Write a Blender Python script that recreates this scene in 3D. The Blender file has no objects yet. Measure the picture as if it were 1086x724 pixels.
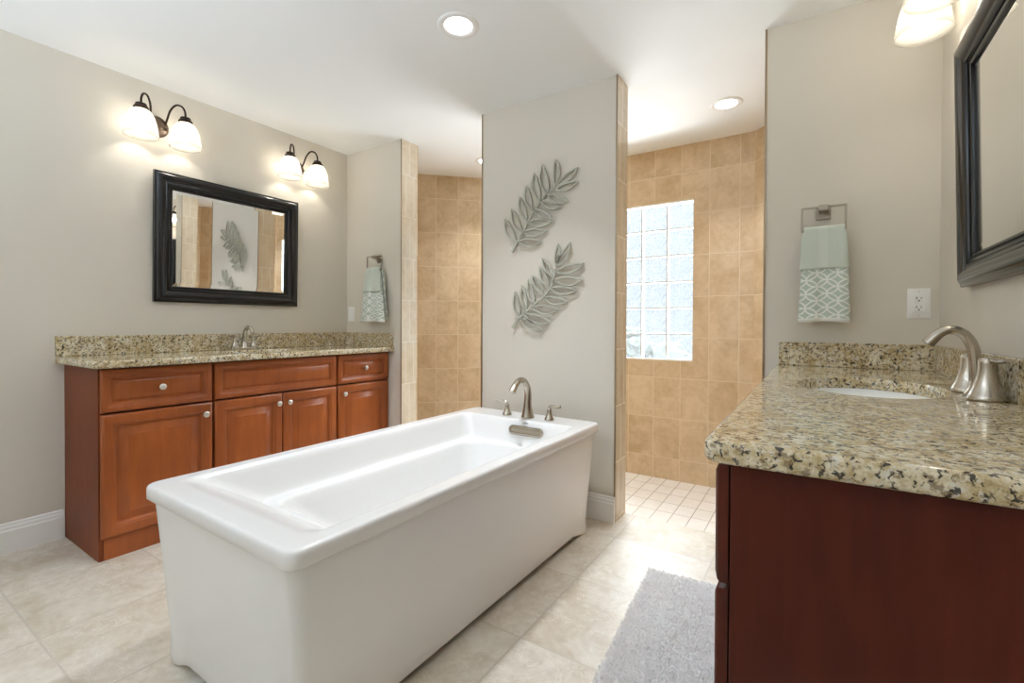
import bpy, bmesh, math, random
from mathutils import Vector, Matrix
random.seed(7)
PI = math.pi
SC = bpy.context.scene
COL = SC.collection

# ------------------------------------------------------------------ camera
CAM_H = 1.0855
YAW, PITCH, ROLL = 0.5753, -0.0102, 0.0042
fh = Vector((-math.sin(YAW), math.cos(YAW), 0)); rh = Vector((math.cos(YAW), math.sin(YAW), 0)); uh = Vector((0, 0, 1))
fw = fh*math.cos(PITCH) + uh*math.sin(PITCH); up0 = -fh*math.sin(PITCH) + uh*math.cos(PITCH)
rt = rh*math.cos(ROLL) + up0*math.sin(ROLL); upv = -rh*math.sin(ROLL) + up0*math.cos(ROLL)
cd = bpy.data.cameras.new('camera'); cam = bpy.data.objects.new('camera', cd); COL.objects.link(cam)
cam.matrix_world = Matrix(((rt.x, upv.x, -fw.x, 0), (rt.y, upv.y, -fw.y, 0), (rt.z, upv.z, -fw.z, CAM_H), (0, 0, 0, 1)))
cd.sensor_width = 36; cd.lens = 36*496.6/1086; cd.shift_y = (349.02-362)/1086; cd.clip_start = 0.02
SC.camera = cam

# ------------------------------------------------------------------ view / light settings
SC.view_settings.view_transform = 'Standard'; SC.view_settings.look = 'None'
SC.view_settings.exposure = 0.32; SC.view_settings.gamma = 1; SC.view_settings.use_curve_mapping = False
SC.cycles.use_denoising = True
SC.cycles.max_bounces = 10; SC.cycles.diffuse_bounces = 6; SC.cycles.glossy_bounces = 4
SC.cycles.transparent_max_bounces = 16; SC.cycles.sample_clamp_indirect = 6
SC.cycles.caustics_reflective = False; SC.cycles.caustics_refractive = False

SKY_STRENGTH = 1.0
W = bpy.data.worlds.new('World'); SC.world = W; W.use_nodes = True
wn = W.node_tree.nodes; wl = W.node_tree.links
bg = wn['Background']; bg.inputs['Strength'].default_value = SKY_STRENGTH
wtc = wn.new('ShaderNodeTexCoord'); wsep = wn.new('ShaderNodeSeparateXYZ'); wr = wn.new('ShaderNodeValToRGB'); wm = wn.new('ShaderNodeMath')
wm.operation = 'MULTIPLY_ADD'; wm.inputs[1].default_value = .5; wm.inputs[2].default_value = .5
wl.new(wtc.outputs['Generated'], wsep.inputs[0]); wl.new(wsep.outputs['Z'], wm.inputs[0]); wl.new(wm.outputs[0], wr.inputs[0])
wr.color_ramp.elements[0].position = 0.0; wr.color_ramp.elements[0].color = (36, 36.5, 37.5, 1)      # lower half made very bright to light the ceiling, as sunlit paving
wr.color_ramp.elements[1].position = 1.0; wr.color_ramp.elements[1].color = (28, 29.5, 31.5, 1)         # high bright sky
for p, c in ((.38, (36, 36.5, 37.5, 1)), (.445, (.60, .64, .69, 1)), (.62, (.64, .69, .76, 1)), (.70, (26, 27.5, 29.5, 1))):  # band seen through the window kept dim, surroundings raised to light the room
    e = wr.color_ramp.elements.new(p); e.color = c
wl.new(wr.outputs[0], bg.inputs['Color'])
pl = bpy.data.lights.new('window_portal', 'AREA'); pl.shape = 'RECTANGLE'; pl.size = 1.2; pl.size_y = 1.22
pl.cycles.is_portal = True
po = bpy.data.objects.new('window_portal', pl); COL.objects.link(po); po.location = (-1.371, 3.665, 1.422); po.rotation_euler = (-PI/2, 0, 0)

DOWNLIGHT_W = 6.0
SHOWER_LIGHT_W = 4.1
REAR_FILL_W = 65.0
rl = bpy.data.lights.new('rear_fill_light', 'AREA'); rl.shape = 'RECTANGLE'; rl.size = 1.9; rl.size_y = 1.2; rl.energy = REAR_FILL_W; rl.color = (.84, .99, 1.20)  # added fill lamp behind the viewer, tilted up to brighten the ceiling
ro = bpy.data.objects.new('rear_fill_light', rl); COL.objects.link(ro); ro.location = (-1.6, -1.385, 1.55); ro.rotation_euler = (PI/2+math.radians(64), 0, 0); rl.spread = math.radians(125)
BULB_W = 3.2

# ------------------------------------------------------------------ helpers
def lin(h):
    h = h.lstrip('#'); o = []
    for i in (0, 2, 4):
        v = int(h[i:i+2], 16)/255
        o.append(v/12.92 if v <= .04045 else ((v+.055)/1.055)**2.4)
    return (*o, 1)

class NT:
    def __init__(s, name):
        s.m = bpy.data.materials.new(name); s.m.use_nodes = True; s.t = s.m.node_tree; s.n = s.t.nodes
        s.bsdf = s.n['Principled BSDF']; s.out = s.n['Material Output']
    def node(s, typ, **kw):
        n = s.n.new(typ)
        for k, v in kw.items(): setattr(n, k, v)
        return n
    def link(s, a, b): s.t.links.new(a, b)
    def set(s, **kw):
        for k, v in kw.items(): s.bsdf.inputs[k.replace('_', ' ')].default_value = v
    def math(s, op, a, b=None, c=None):
        n = s.node('ShaderNodeMath', operation=op)
        for i, x in enumerate((a, b, c)):
            if x is None: continue
            if isinstance(x, (int, float)): n.inputs[i].default_value = x
            else: s.link(x, n.inputs[i])
        return n.outputs[0]
    def obj(s): return s.node('ShaderNodeTexCoord').outputs['Object']
    def noise(s, vec, scale, detail=3, rough=.5, dist=0):
        n = s.node('ShaderNodeTexNoise'); n.inputs['Scale'].default_value = scale; n.inputs['Detail'].default_value = detail
        n.inputs['Roughness'].default_value = rough; n.inputs['Distortion'].default_value = dist
        s.link(vec, n.inputs['Vector']); return n.outputs['Fac']
    def ramp(s, fac, stops, interp='LINEAR'):
        r = s.node('ShaderNodeValToRGB'); r.color_ramp.interpolation = interp
        e = r.color_ramp.elements
        while len(e) < len(stops): e.new(.5)
        for k, (p, c) in zip(e, stops): k.position = p; k.color = c if len(c) == 4 else (*c, 1)
        s.link(fac, r.inputs[0]); return r.outputs[0]
    def mix(s, fac, a, b, blend='MIX'):
        n = s.node('ShaderNodeMix', data_type='RGBA', blend_type=blend)
        for sock, x in ((n.inputs[0], fac), (n.inputs[6], a), (n.inputs[7], b)):
            if hasattr(x, 'is_linked') or hasattr(x, 'node'): s.link(x, sock)
            else: sock.default_value = x
        return n.outputs[2]
    def map(s, vec, loc=(0, 0, 0), rot=(0, 0, 0), scale=(1, 1, 1)):
        n = s.node('ShaderNodeMapping'); n.inputs['Location'].default_value = loc; n.inputs['Rotation'].default_value = rot; n.inputs['Scale'].default_value = scale
        s.link(vec, n.inputs['Vector']); return n.outputs[0]
    def bump(s, h, strength=.1, dist=.01):
        b = s.node('ShaderNodeBump'); b.inputs['Strength'].default_value = strength; b.inputs['Distance'].default_value = dist
        s.link(h, b.inputs['Height']); s.link(b.outputs[0], s.bsdf.inputs['Normal'])

def simple(name, col, rough=.5, metal=0, spec=None, coat=0):
    t = NT(name); t.set(Base_Color=lin(col) if isinstance(col, str) else col, Roughness=rough, Metallic=metal)
    if spec is not None: t.bsdf.inputs['Specular IOR Level'].default_value = spec
    if coat: t.bsdf.inputs['Coat Weight'].default_value = coat; t.bsdf.inputs['Coat Roughness'].default_value = .08
    return t

M = {}
def paint(name, col, rough=.6):
    t = simple(name, col, rough, spec=.3); t.bump(t.noise(t.obj(), 260, 2), .03, .002); M[name] = t.m
paint('wall_paint', '#d9d2c5'); paint('ceiling_paint', '#f3f3f1', .8); paint('trim_paint', '#eeece8', .35)

def tile(name, ca, cb, cm, bw, bh, ph, axes='xz', mortar=.0028, rough=.28, offset=0, vein=None, mott=6):
    t = NT(name); o = t.obj(); sp = t.node('ShaderNodeSeparateXYZ'); t.link(o, sp.inputs[0])
    cx = t.node('ShaderNodeCombineXYZ')
    for i, a in enumerate(axes): t.link(sp.outputs[a.upper()], cx.inputs[i])
    v = t.map(cx.outputs[0], loc=(-ph[0]+bw*40, -ph[1]+bh*40, 0))
    b = t.node('ShaderNodeTexBrick', offset=offset, squash=1); b.inputs['Scale'].default_value = 1
    b.inputs['Brick Width'].default_value = bw; b.inputs['Row Height'].default_value = bh
    b.inputs['Mortar Size'].default_value = mortar; b.inputs['Mortar Smooth'].default_value = .15
    b.inputs['Color1'].default_value = (0, 0, 0, 1); b.inputs['Color2'].default_value = (1, 1, 1, 1); b.inputs['Mortar'].default_value = (0, 0, 0, 1)
    t.link(v, b.inputs['Vector'])
    sb = t.node('ShaderNodeSeparateColor'); t.link(b.outputs['Color'], sb.inputs[0])
    # shift the mottling per tile so that the pattern does not run across the joints
    sh = t.node('ShaderNodeVectorMath', operation='MULTIPLY_ADD'); t.link(b.outputs['Color'], sh.inputs[0]); sh.inputs[1].default_value = (9, 7, 5); t.link(o, sh.inputs[2])
    n1 = t.noise(sh.outputs[0], mott, 6, .62, .6); n2 = t.noise(sh.outputs[0], mott*5, 4, .6)
    f = t.math('ADD', t.math('MULTIPLY', n1, .7), t.math('MULTIPLY', n2, .3))
    f = t.math('ADD', f, t.math('MULTIPLY', t.math('SUBTRACT', sb.outputs[0], .5), .10))
    c = t.ramp(f, [(.34, lin(cb)), (.62, lin(ca))])
    if vein:
        vn = t.noise(sh.outputs[0], 9, 5, .65, 2.2)
        vv = t.math('LESS_THAN', t.math('ABSOLUTE', t.math('SUBTRACT', vn, .55)), .012)
        msk = t.math('GREATER_THAN', t.noise(sh.outputs[0], 5, 2), .47)
        c = t.mix(t.math('MULTIPLY', t.math('MULTIPLY', vv, msk), .5), c, lin(vein))
    c = t.mix(b.outputs['Fac'], c, lin(cm))
    t.link(c, t.bsdf.inputs['Base Color'])
    t.link(t.math('MULTIPLY_ADD', b.outputs['Fac'], .4, rough), t.bsdf.inputs['Roughness'])
    hgt = t.math('SUBTRACT', t.math('MULTIPLY', n2, .18), b.outputs['Fac'])
    t.bump(hgt, .35, .002)
    M[name] = t.m
tile('shower_tile', '#d6c0a1', '#bda27d', '#d9c9ae', .2015, .3105, (.1795, .059))
tile('pier_tile', '#ded1bb', '#cdbca0', '#e2d9c8', .0815, .3105, (0, .02), offset=.5, rough=.12)
tile('floor_tile', '#dfd7c9', '#c2b39c', '#c9bfb0', .458, .458, (-.849, 1.372), axes='xy', mortar=.0035, rough=.42, vein='#efe8dc', mott=7)
tile('mosaic_tile', '#f0ece6', '#e6dfd5', '#b0a698', .107, .163, (-.852, 3.685), axes='xy', mortar=.0028, rough=.4)

def granite(name):
    t = NT(name); o = t.obj()
    big = t.noise(o, 16, 5, .6, .5); mid = t.noise(o, 80, 5, .7); 
    f = t.math('ADD', t.math('MULTIPLY', big, .45), t.math('MULTIPLY', mid, .55))
    c = t.ramp(f, [(.34, lin('#9a8257')), (.45, lin('#c2ae84')), (.55, lin('#dcd1b5')), (.66, lin('#ebe6d6'))])
    w = t.ramp(t.noise(t.map(o, loc=(5, 3, 1)), 75, 3, .6), [(.58, (0, 0, 0, 1)), (.64, (1, 1, 1, 1))])
    c = t.mix(t.math('MULTIPLY', w, .6), c, lin('#dcdbd6'))
    br = t.ramp(t.noise(t.map(o, loc=(1, 8, 4)), 78, 4, .65, .3), [(.54, (0, 0, 0, 1)), (.62, (1, 1, 1, 1))])
    c = t.mix(t.math('MULTIPLY', br, .7), c, lin('#6d543a'))
    bl = t.ramp(t.noise(t.map(o, loc=(9, 2, 7)), 92, 4, .62, .5), [(.555, (0, 0, 0, 1)), (.60, (1, 1, 1, 1))])
    c = t.mix(t.math('MULTIPLY', bl, .93), c, lin('#2a2522'))
    t.link(c, t.bsdf.inputs['Base Color']); t.set(Roughness=.07); t.bsdf.inputs['Specular IOR Level'].default_value = .55
    M[name] = t.m
granite('granite')

def wood(name, a, b, rough=.32):
    t = NT(name); o = t.obj()
    g = t.noise(t.map(o, scale=(9, 9, 1.1)), 3.2, 4, .6, .4); h = t.noise(o, 3.5, 2)
    f = t.math('ADD', t.math('MULTIPLY', g, .45), t.math('MULTIPLY', h, .55))
    t.link(t.ramp(f, [(.35, lin(b)), (.65, lin(a))]), t.bsdf.inputs['Base Color'])
    t.set(Roughness=rough); t.bsdf.inputs['Specular IOR Level'].default_value = .3; t.bsdf.inputs['Coat Weight'].default_value = .3 if name == 'cherry_wood' else 0; t.bsdf.inputs['Coat Roughness'].default_value = .2
    M[name] = t.m
wood('cherry_wood', '#a85a28', '#8a461e'); wood('cherry_side_shaded', '#7c3c1b', '#6a3015', .5); wood('cherry_shaded', '#5c210d', '#481607', .5)  # left side panels and right vanity: cherry with shade put into the colour
wood('cherry_dark', '#4a1f10', '#381509', .5)

ac = simple('acrylic', '#edecea', .26, coat=.4); ac.bsdf.inputs['Coat Roughness'].default_value = .2; M['acrylic'] = ac.m
M['porcelain'] = simple('porcelain', '#f1f1ee', .1).m
def metal(name, col, rough, brush=0):
    t = simple(name, col, rough, 1)
    if brush: t.bump(t.noise(t.map(t.obj(), scale=(1, 1, 12)), 120, 2), brush, .001)
    M[name] = t.m
metal('brushed_nickel', '#b9b0a2', .26); metal('chrome', '#d8d8d8', .08); metal('satin_knob', '#dcd8d2', .3); metal('ring_nickel', '#a89e90', .35)
metal('edge_metal', '#a08d76', .4)
M['bronze'] = simple('bronze', '#3a2c23', .38, .7).m
M['bronze_plate'] = simple('bronze_plate', '#5e5044', .4, .6).m
M['black_lacquer'] = simple('black_lacquer', '#0d0d0f', .2, spec=.35, coat=.35).m
M['mirror_glass'] = simple('mirror_glass', (.93, .94, .93, 1), .0, 1).m
M['white_plastic'] = simple('white_plastic', '#f0efec', .35).m
M['dark_slot'] = simple('dark_slot', '#241f1c', .6).m
M['badge_grey'] = simple('badge_grey', '#a8a8a8', .3, .6).m
M['sage_metal'] = simple('sage_metal', '#bab9aa', .55).m
M['mortar_white'] = simple('mortar_white', '#dcdcd6', .7).m

def emit(name, col, strength, trans=0):
    t = NT(name); t.n.remove(t.bsdf); e = t.node('ShaderNodeEmission'); e.inputs[0].default_value = col; e.inputs[1].default_value = strength
    s = e.outputs[0]
    if trans:
        tr = t.node('ShaderNodeBsdfTransparent'); mx = t.node('ShaderNodeMixShader'); mx.inputs[0].default_value = trans
        t.link(s, mx.inputs[1]); t.link(tr.outputs[0], mx.inputs[2]); s = mx.outputs[0]
    t.link(s, t.out.inputs[0]); M[name] = t.m
emit('lamp_lens', (1, .98, .95, 1), 6)
emit('bulb', (1, .95, .88, 1), 4, .6)

def shade_mat():
    t = NT('frosted_shade'); t.n.remove(t.bsdf)
    tl = t.node('ShaderNodeBsdfTranslucent'); tl.inputs[0].default_value = (.56, .53, .46, 1)
    df = t.node('ShaderNodeBsdfDiffuse'); df.inputs[0].default_value = (.55, .52, .46, 1)
    tr = t.node('ShaderNodeBsdfTransparent'); gl = t.node('ShaderNodeBsdfGlossy'); gl.inputs['Roughness'].default_value = .25
    m1 = t.node('ShaderNodeMixShader'); m1.inputs[0].default_value = .45; t.link(tl.outputs[0], m1.inputs[1]); t.link(df.outputs[0], m1.inputs[2])
    m2 = t.node('ShaderNodeMixShader'); m2.inputs[0].default_value = .45; t.link(m1.outputs[0], m2.inputs[1]); t.link(tr.outputs[0], m2.inputs[2])
    m3 = t.node('ShaderNodeMixShader'); m3.inputs[0].default_value = .05; t.link(m2.outputs[0], m3.inputs[1]); t.link(gl.outputs[0], m3.inputs[2])
    t.link(m3.outputs[0], t.out.inputs[0]); M['frosted_shade'] = t.m
shade_mat()

def block_mat():
    t = NT('glass_block_glass'); t.n.remove(t.bsdf); o = t.obj()
    n = t.noise(o, 55, 3, .6, 1.2)
    f = t.ramp(n, [(.42, (0, 0, 0, 1)), (.6, (1, 1, 1, 1))])
    tr = t.node('ShaderNodeBsdfTransparent'); t.link(t.ramp(n, [(.40, (.97, .985, .99, 1)), (.50, (.90, .93, .95, 1)), (.62, (.66, .71, .75, 1))]), tr.inputs[0])
    tl = t.node('ShaderNodeBsdfTranslucent'); tl.inputs[0].default_value = (.6, .65, .68, 1)
    gl = t.node('ShaderNodeBsdfGlossy'); gl.inputs['Roughness'].default_value = .08
    bp = t.node('ShaderNodeBump'); bp.inputs['Strength'].default_value = .5; bp.inputs['Distance'].default_value = .004; t.link(n, bp.inputs['Height']); t.link(bp.outputs[0], gl.inputs['Normal'])
    m1 = t.node('ShaderNodeMixShader'); t.link(t.math('MULTIPLY_ADD', f, .03, .01), m1.inputs[0]); t.link(tr.outputs[0], m1.inputs[1]); t.link(tl.outputs[0], m1.inputs[2])
    m2 = t.node('ShaderNodeMixShader'); m2.inputs[0].default_value = .06; t.link(m1.outputs[0], m2.inputs[1]); t.link(gl.outputs[0], m2.inputs[2])
    t.link(m2.outputs[0], t.out.inputs[0]); M['glass_block_glass'] = t.m
block_mat()

def cloth(name, a, b=None, pitch=.042):
    t = NT(name); o = t.obj(); nz = t.noise(o, 420, 2)
    if b:
        uv = t.node('ShaderNodeUVMap').outputs[0]; sp = t.node('ShaderNodeSeparateXYZ'); t.link(uv, sp.inputs[0])
        rs = t.node('ShaderNodeSeparateXYZ'); t.link(t.map(uv, loc=(2, 2, 0), rot=(0, 0, PI/4)), rs.inputs[0])
        fx = t.math('FRACT', t.math('DIVIDE', t.math('ADD', rs.outputs[0], 5), pitch)); fy = t.math('FRACT', t.math('DIVIDE', t.math('ADD', rs.outputs[1], 5), pitch))
        tot = None
        for i in (0, 1):
            for j in (0, 1):
                dx = t.math('SUBTRACT', fx, i); dy = t.math('SUBTRACT', fy, j)
                d = t.math('SQRT', t.math('ADD', t.math('MULTIPLY', dx, dx), t.math('MULTIPLY', dy, dy)))
                k = t.math('ABSOLUTE', t.math('SUBTRACT', d, .7071))
                tot = k if tot is None else t.math('MINIMUM', tot, k)
        line = t.math('LESS_THAN', tot, .062)
        hem = t.math('LESS_THAN', sp.outputs[1], .016)
        c = t.mix(t.math('MAXIMUM', line, hem), lin(a), lin(b))
        t.link(c, t.bsdf.inputs['Base Color'])
    else:
        uv = t.node('ShaderNodeUVMap').outputs[0]; sp = t.node('ShaderNodeSeparateXYZ'); t.link(uv, sp.inputs[0])
        band = t.math('LESS_THAN', t.math('ABSOLUTE', t.math('SUBTRACT', sp.outputs[0], .098)), .014)
        t.link(t.mix(t.math('MULTIPLY', band, .5), lin(a), lin('#d9e0d6')), t.bsdf.inputs['Base Color'])
    t.set(Roughness=.95); t.bsdf.inputs['Specular IOR Level'].default_value = .1
    t.bsdf.inputs['Sheen Weight'].default_value = .3
    t.bump(nz, .6, .002); M[name] = t.m
cloth('sage_terry', '#ccd4c8'); cloth('lattice_terry', '#bfccc0', '#f1f2ed')

def rug_mat():
    t = NT('rug_pile'); n = t.noise(t.obj(), 30, 4, .6)
    t.link(t.ramp(n, [(.35, lin('#f3f0ed')), (.65, lin('#fcfaf8'))]), t.bsdf.inputs['Base Color']); t.set(Roughness=1.0); t.bsdf.inputs['Specular IOR Level'].default_value = .05
    tl = t.node('ShaderNodeBsdfTranslucent'); tl.inputs[0].default_value = (.93, .92, .92, 1); mx = t.node('ShaderNodeMixShader'); mx.inputs[0].default_value = .4
    t.link(t.bsdf.outputs[0], mx.inputs[1]); t.link(tl.outputs[0], mx.inputs[2]); t.link(mx.outputs[0], t.out.inputs[0])
    M['rug_pile'] = t.m
rug_mat()
t = NT('hedge_leaf'); t.link(t.ramp(t.noise(t.obj(), 18, 3), [(.35, lin('#0d110d')), (.65, lin('#232c22'))]), t.bsdf.inputs['Base Color']); t.set(Roughness=.8); M['hedge_leaf'] = t.m
t = NT('paving'); t.link(t.ramp(t.noise(t.obj(), 6, 4), [(.3, lin('#a8a49c')), (.7, lin('#c9c5bc'))]), t.bsdf.inputs['Base Color']); M['paving'] = t.m

# ---- mesh helpers
def obj(name, bm, mat, parent=None, smooth=35, loc=None):
    me = bpy.data.meshes.new(name)
    bmesh.ops.recalc_face_normals(bm, faces=bm.faces[:])
    bm.to_mesh(me); bm.free()
    if smooth:
        for p in me.polygons: p.use_smooth = True
        me.set_sharp_from_angle(angle=math.radians(smooth))
    me.materials.append(M[mat] if isinstance(mat, str) else mat)
    o = bpy.data.objects.new(name, me); COL.objects.link(o)
    if parent: o.parent = parent
    if loc: o.location = loc
    return o
def thing(name, label, cat, loc=(0, 0, 0), rotz=0, group=None):
    o = bpy.data.objects.new(name, None); COL.objects.link(o); o.empty_display_size = .05
    o.location = loc; o.rotation_euler = (0, 0, rotz); tag(o, label, cat, group); return o
def tag(o, label, cat, group=None):
    o['label'] = label; o['category'] = cat
    if group: o['group'] = group
    return o
def struct(o): o['kind'] = 'structure'; return o
def dup(root, loc, rotz, label, group=None):
    r = root.copy(); COL.objects.link(r); r.location = loc; r.rotation_euler = (0, 0, rotz); r['label'] = label
    if group: r['group'] = group
    for ch in list(root.children):
        c = ch.copy(); COL.objects.link(c); c.parent = r
        for g in ch.children:
            d = g.copy(); COL.objects.link(d); d.parent = c
    return r
def box(bm, x0, x1, y0, y1, z0, z1, bev=0, seg=2):
    v = [bm.verts.new((x, y, z)) for z in (z0, z1) for y in (y0, y1) for x in (x0, x1)]
    fs = [bm.faces.new([v[i] for i in f]) for f in ((0, 1, 3, 2), (4, 6, 7, 5), (0, 4, 5, 1), (2, 3, 7, 6), (0, 2, 6, 4), (1, 5, 7, 3))]
    if bev:
        es = list({e for f in fs for e in f.edges})
        bmesh.ops.bevel(bm, geom=es, offset=bev, segments=seg, affect='EDGES', profile=.5)
    return bm
def nbox(*a, **k): return box(bmesh.new(), *a, **k)
def loft(bm, rings, cap0=True, cap1=True, closed=True):
    vr = [[bm.verts.new(p) for p in r] for r in rings]; n = len(vr[0])
    for a, b in zip(vr, vr[1:]):
        for i in range(n if closed else n-1):
            j = (i+1) % n
            bm.faces.new((a[i], a[j], b[j], b[i]))
    if cap0: bm.faces.new(vr[0][::-1])
    if cap1: bm.faces.new(vr[-1])
    return vr
def lathe(bm, prof, c=(0, 0, 0), n=32, sx=1, sy=1, cap0=True, cap1=True, axis='z'):
    rings = []
    for r, z in prof:
        ring = []
        for i in range(n):
            a = 2*PI*i/n; x, y = r*math.cos(a)*sx, r*math.sin(a)*sy
            p = {'z': (x, y, z), 'x': (z, x, y), 'y': (x, z, y)}[axis]
            ring.append((c[0]+p[0], c[1]+p[1], c[2]+p[2]))
        rings.append(ring)
    loft(bm, rings, cap0, cap1); return bm
def catmull(pts, n=8):
    P = [Vector(p) for p in pts]; P = [2*P[0]-P[1]] + P + [2*P[-1]-P[-2]]; out = []
    for i in range(1, len(P)-2):
        for k in range(n):
            t = k/n; a, b, c, d = P[i-1:i+3]
            out.append(.5*((2*b)+(c-a)*t+(2*a-5*b+4*c-d)*t*t+(3*b-a-3*c+d)*t**3))
    out.append(P[-2]); return out
def tube(bm, pts, rad, n=12, smooth=8, flat=None):
    path = catmull(pts, smooth) if smooth else [Vector(p) for p in pts]
    N = len(path); rings = []
    R = rad if callable(rad) else (lambda t: rad)
    up = None
    for i, p in enumerate(path):
        d = (path[min(i+1, N-1)]-path[max(i-1, 0)]).normalized()
        if up is None:
            up = d.orthogonal().normalized()
            if flat is not None: up = (Vector(flat)-d*d.dot(Vector(flat))).normalized()
        up = (up-d*d.dot(up)).normalized(); s = d.cross(up)
        r = R(i/(N-1)); ru, rs = r if isinstance(r, tuple) else (r, r)
        rings.append([p+up*(ru*math.cos(2*PI*k/n))+s*(rs*math.sin(2*PI*k/n)) for k in range(n)])
    loft(bm, rings); return bm
def rrect(x0, x1, y0, y1, rad, z, n=6, zf=None):
    pts = []
    for cx, cy, a0 in ((x1-rad, y1-rad, 0), (x0+rad, y1-rad, 90), (x0+rad, y0+rad, 180), (x1-rad, y0+rad, 270)):
        for k in range(n+1):
            a = math.radians(a0+90*k/n); pts.append((cx+rad*math.cos(a), cy+rad*math.sin(a), z))
    return pts
def interp(a, b, t): return tuple(p+(q-p)*t for p, q in zip(a, b))

# ------------------------------------------------------------------ room dimensions
XL, XR = -3.187, .407
YW, YB = 2.456, 2.619           # front and back of the short walls between bath and shower
YS = 3.685                      # shower back wall
H = 2.446
YR = -1.35                      # wall behind the camera
SF = -.106                      # sunk shower floor

def s_box(name, mat, *a, parent=None):
    o = obj(name, nbox(*a), mat, parent, smooth=0); return struct(o) if parent is None else o
s_box('floor', 'floor_tile', XL-.1, XR+.1, YR-.1, YB, -.3, 0)
s_box('floor_shower', 'mosaic_tile', XL-.1, XR+.1, YB, YS+.1, -.3, SF)
s_box('ceiling', 'ceiling_paint', XL-.1, XR+.1, YR-.1, YS+.12, H, H+.1)
s_box('wall_left', 'wall_paint', XL-.1, XL, YR, YB, 0, H)
s_box('wall_right', 'wall_paint', XR, XR+.1, YR, YB, 0, H)


def tile_wall(name, p0, p1, mat='shower_tile', th=.1, z0=SF, z1=H, hole=None, ext=(0, 0), du=0):
    d = Vector((p1[0]-p0[0], p1[1]-p0[1], 0)); L = d.length
    bm = bmesh.new()
    if hole:
        hx0, hx1, hz0, hz1 = hole
        xs = [-ext[0], hx0, hx1, L+ext[1]]; zs = [z0, hz0, hz1, z1]
        vf = {}
        for y in (0, th):
            for i, x in enumerate(xs):
                for k, z in enumerate(zs): vf[y, i, k] = bm.verts.new((x, y, z))
            for i in range(3):
                for k in range(3):
                    if (i, k) != (1, 1): bm.faces.new([vf[y, a, b] for a, b in ((i, k), (i+1, k), (i+1, k+1), (i, k+1))])
        for loop in ([(1, 1), (2, 1), (2, 2), (1, 2)], ):
            for a, b in zip(loop, loop[1:]+loop[:1]): bm.faces.new((vf[0, *a], vf[0, *b], vf[th, *b], vf[th, *a]))
    else:
        box(bm, -ext[0], L+ext[1], 0, th, z0, z1)
    o = obj(name, bm, mat, smooth=0); o.location = (p0[0], p0[1], 0); o.rotation_euler = (0, 0, math.atan2(d.y, d.x)); return struct(o)
tile_wall('wall_rear', (XR, YR), (XL, YR), mat='wall_paint', z0=0, hole=(XR+.65, XR+2.55, .95, 2.15), ext=(.1, .1))
# large unseen window behind the viewer, added to go with the fill lamp
wr2 = struct(thing('added_window_2', 'x', 'x', (-1.6, YR, 1.55))); del wr2['label']; del wr2['category']
bm = bmesh.new()
for x in (-.925, -.31, .31, .925): box(bm, x-.025, x+.025, -.03, .006, -.6, .6)
for z in (-.575, 0, .575): box(bm, -.95, .95, -.03, .006, z-.025, z+.025)
obj('added_window_frame', bm, 'trim_paint', wr2, smooth=0)
obj('sky_block_panel', nbox(-.95, .95, -.09, -.08, -.6, .6), 'trim_paint', wr2, smooth=0)  # added panel that keeps world light out of the rear opening
XA, XB = -2.452, -.368
WX0, WX1, WZ0, WZ1 = -1.969, -.775, .812, 2.032
tile_wall('wall_shower_back', (XA, YS), (XB, YS), th=.11, hole=(WX0-XA, WX1-XA, WZ0, WZ1), ext=(.04, .04))
tile_wall('wall_shower_diagonal_left', (XL, YS-(XA-XL)), (XA, YS))
tile_wall('wall_shower_diagonal_right', (XB, YS), (XR, YS-(XR-XB)))
tile_wall('wall_shower_left', (XL, YB), (XL, YS-(XA-XL)))
tile_wall('wall_shower_right', (XR, YS-(XR-XB)), (XR, YB))

def short_wall(name, x0, x1, capl, capr):
    t = .011
    w = s_box(name, 'wall_paint', x0+(t if capl else 0), x1-(t if capr else 0), YW, YB-t, 0, H)
    b = obj('tile_cladding', nbox(x0, x1, YB-t, YB, SF, H), 'shower_tile', w, smooth=0)
    for flag, xa, s in ((capl, x0, -1), (capr, x1, 1)):
        if not flag: continue
        # tiled end of the wall, local x runs along the depth of the wall
        o = obj('tile_end', nbox(0, YB-t-YW, -t/2, t/2, 0, H), 'pier_tile', w, smooth=0)
        o.location = (xa-s*t/2, YW, 0); o.rotation_euler = (0, 0, PI/2)
        e = obj('metal_edge', nbox(xa-s*.008 if s > 0 else xa-.001, xa+.001 if s > 0 else xa+.008, YW-.0035, YW-.0002, 0, H), 'edge_metal', w, smooth=0)
    return w
short_wall('wall_return_left', XL, -2.564, False, True)
short_wall('wall_center', -1.8295, -.9134, True, True)
short_wall('wall_return_right', -.2056, XR, True, False)

# baseboards: stepped moulding extruded along a wall
def baseboard(name, p0, p1, nrm):
    prof = [(0, 0), (.016, 0), (.016, .105), (.012, .110), (.012, .122), (.007, .130), (.007, .137), (0, .143)]
    bm = bmesh.new()
    loft(bm, [[(p[0]+nrm[0]*a, p[1]+nrm[1]*a, b) for a, b in prof] for p in (p0, p1)])
    return struct(obj(name, bm, 'trim_paint', smooth=25))
baseboard('baseboard_left', (XL, YR), (XL, .748), (1, 0))
baseboard('baseboard_center', (-1.8295, YW-.0036), (-.9134, YW-.0036), (0, -1))
baseboard('baseboard_right', (XR, YR), (XR, .775), (-1, 0))
baseboard('baseboard_rear', (XL+.017, YR), (XR-.017, YR), (0, 1))

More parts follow.
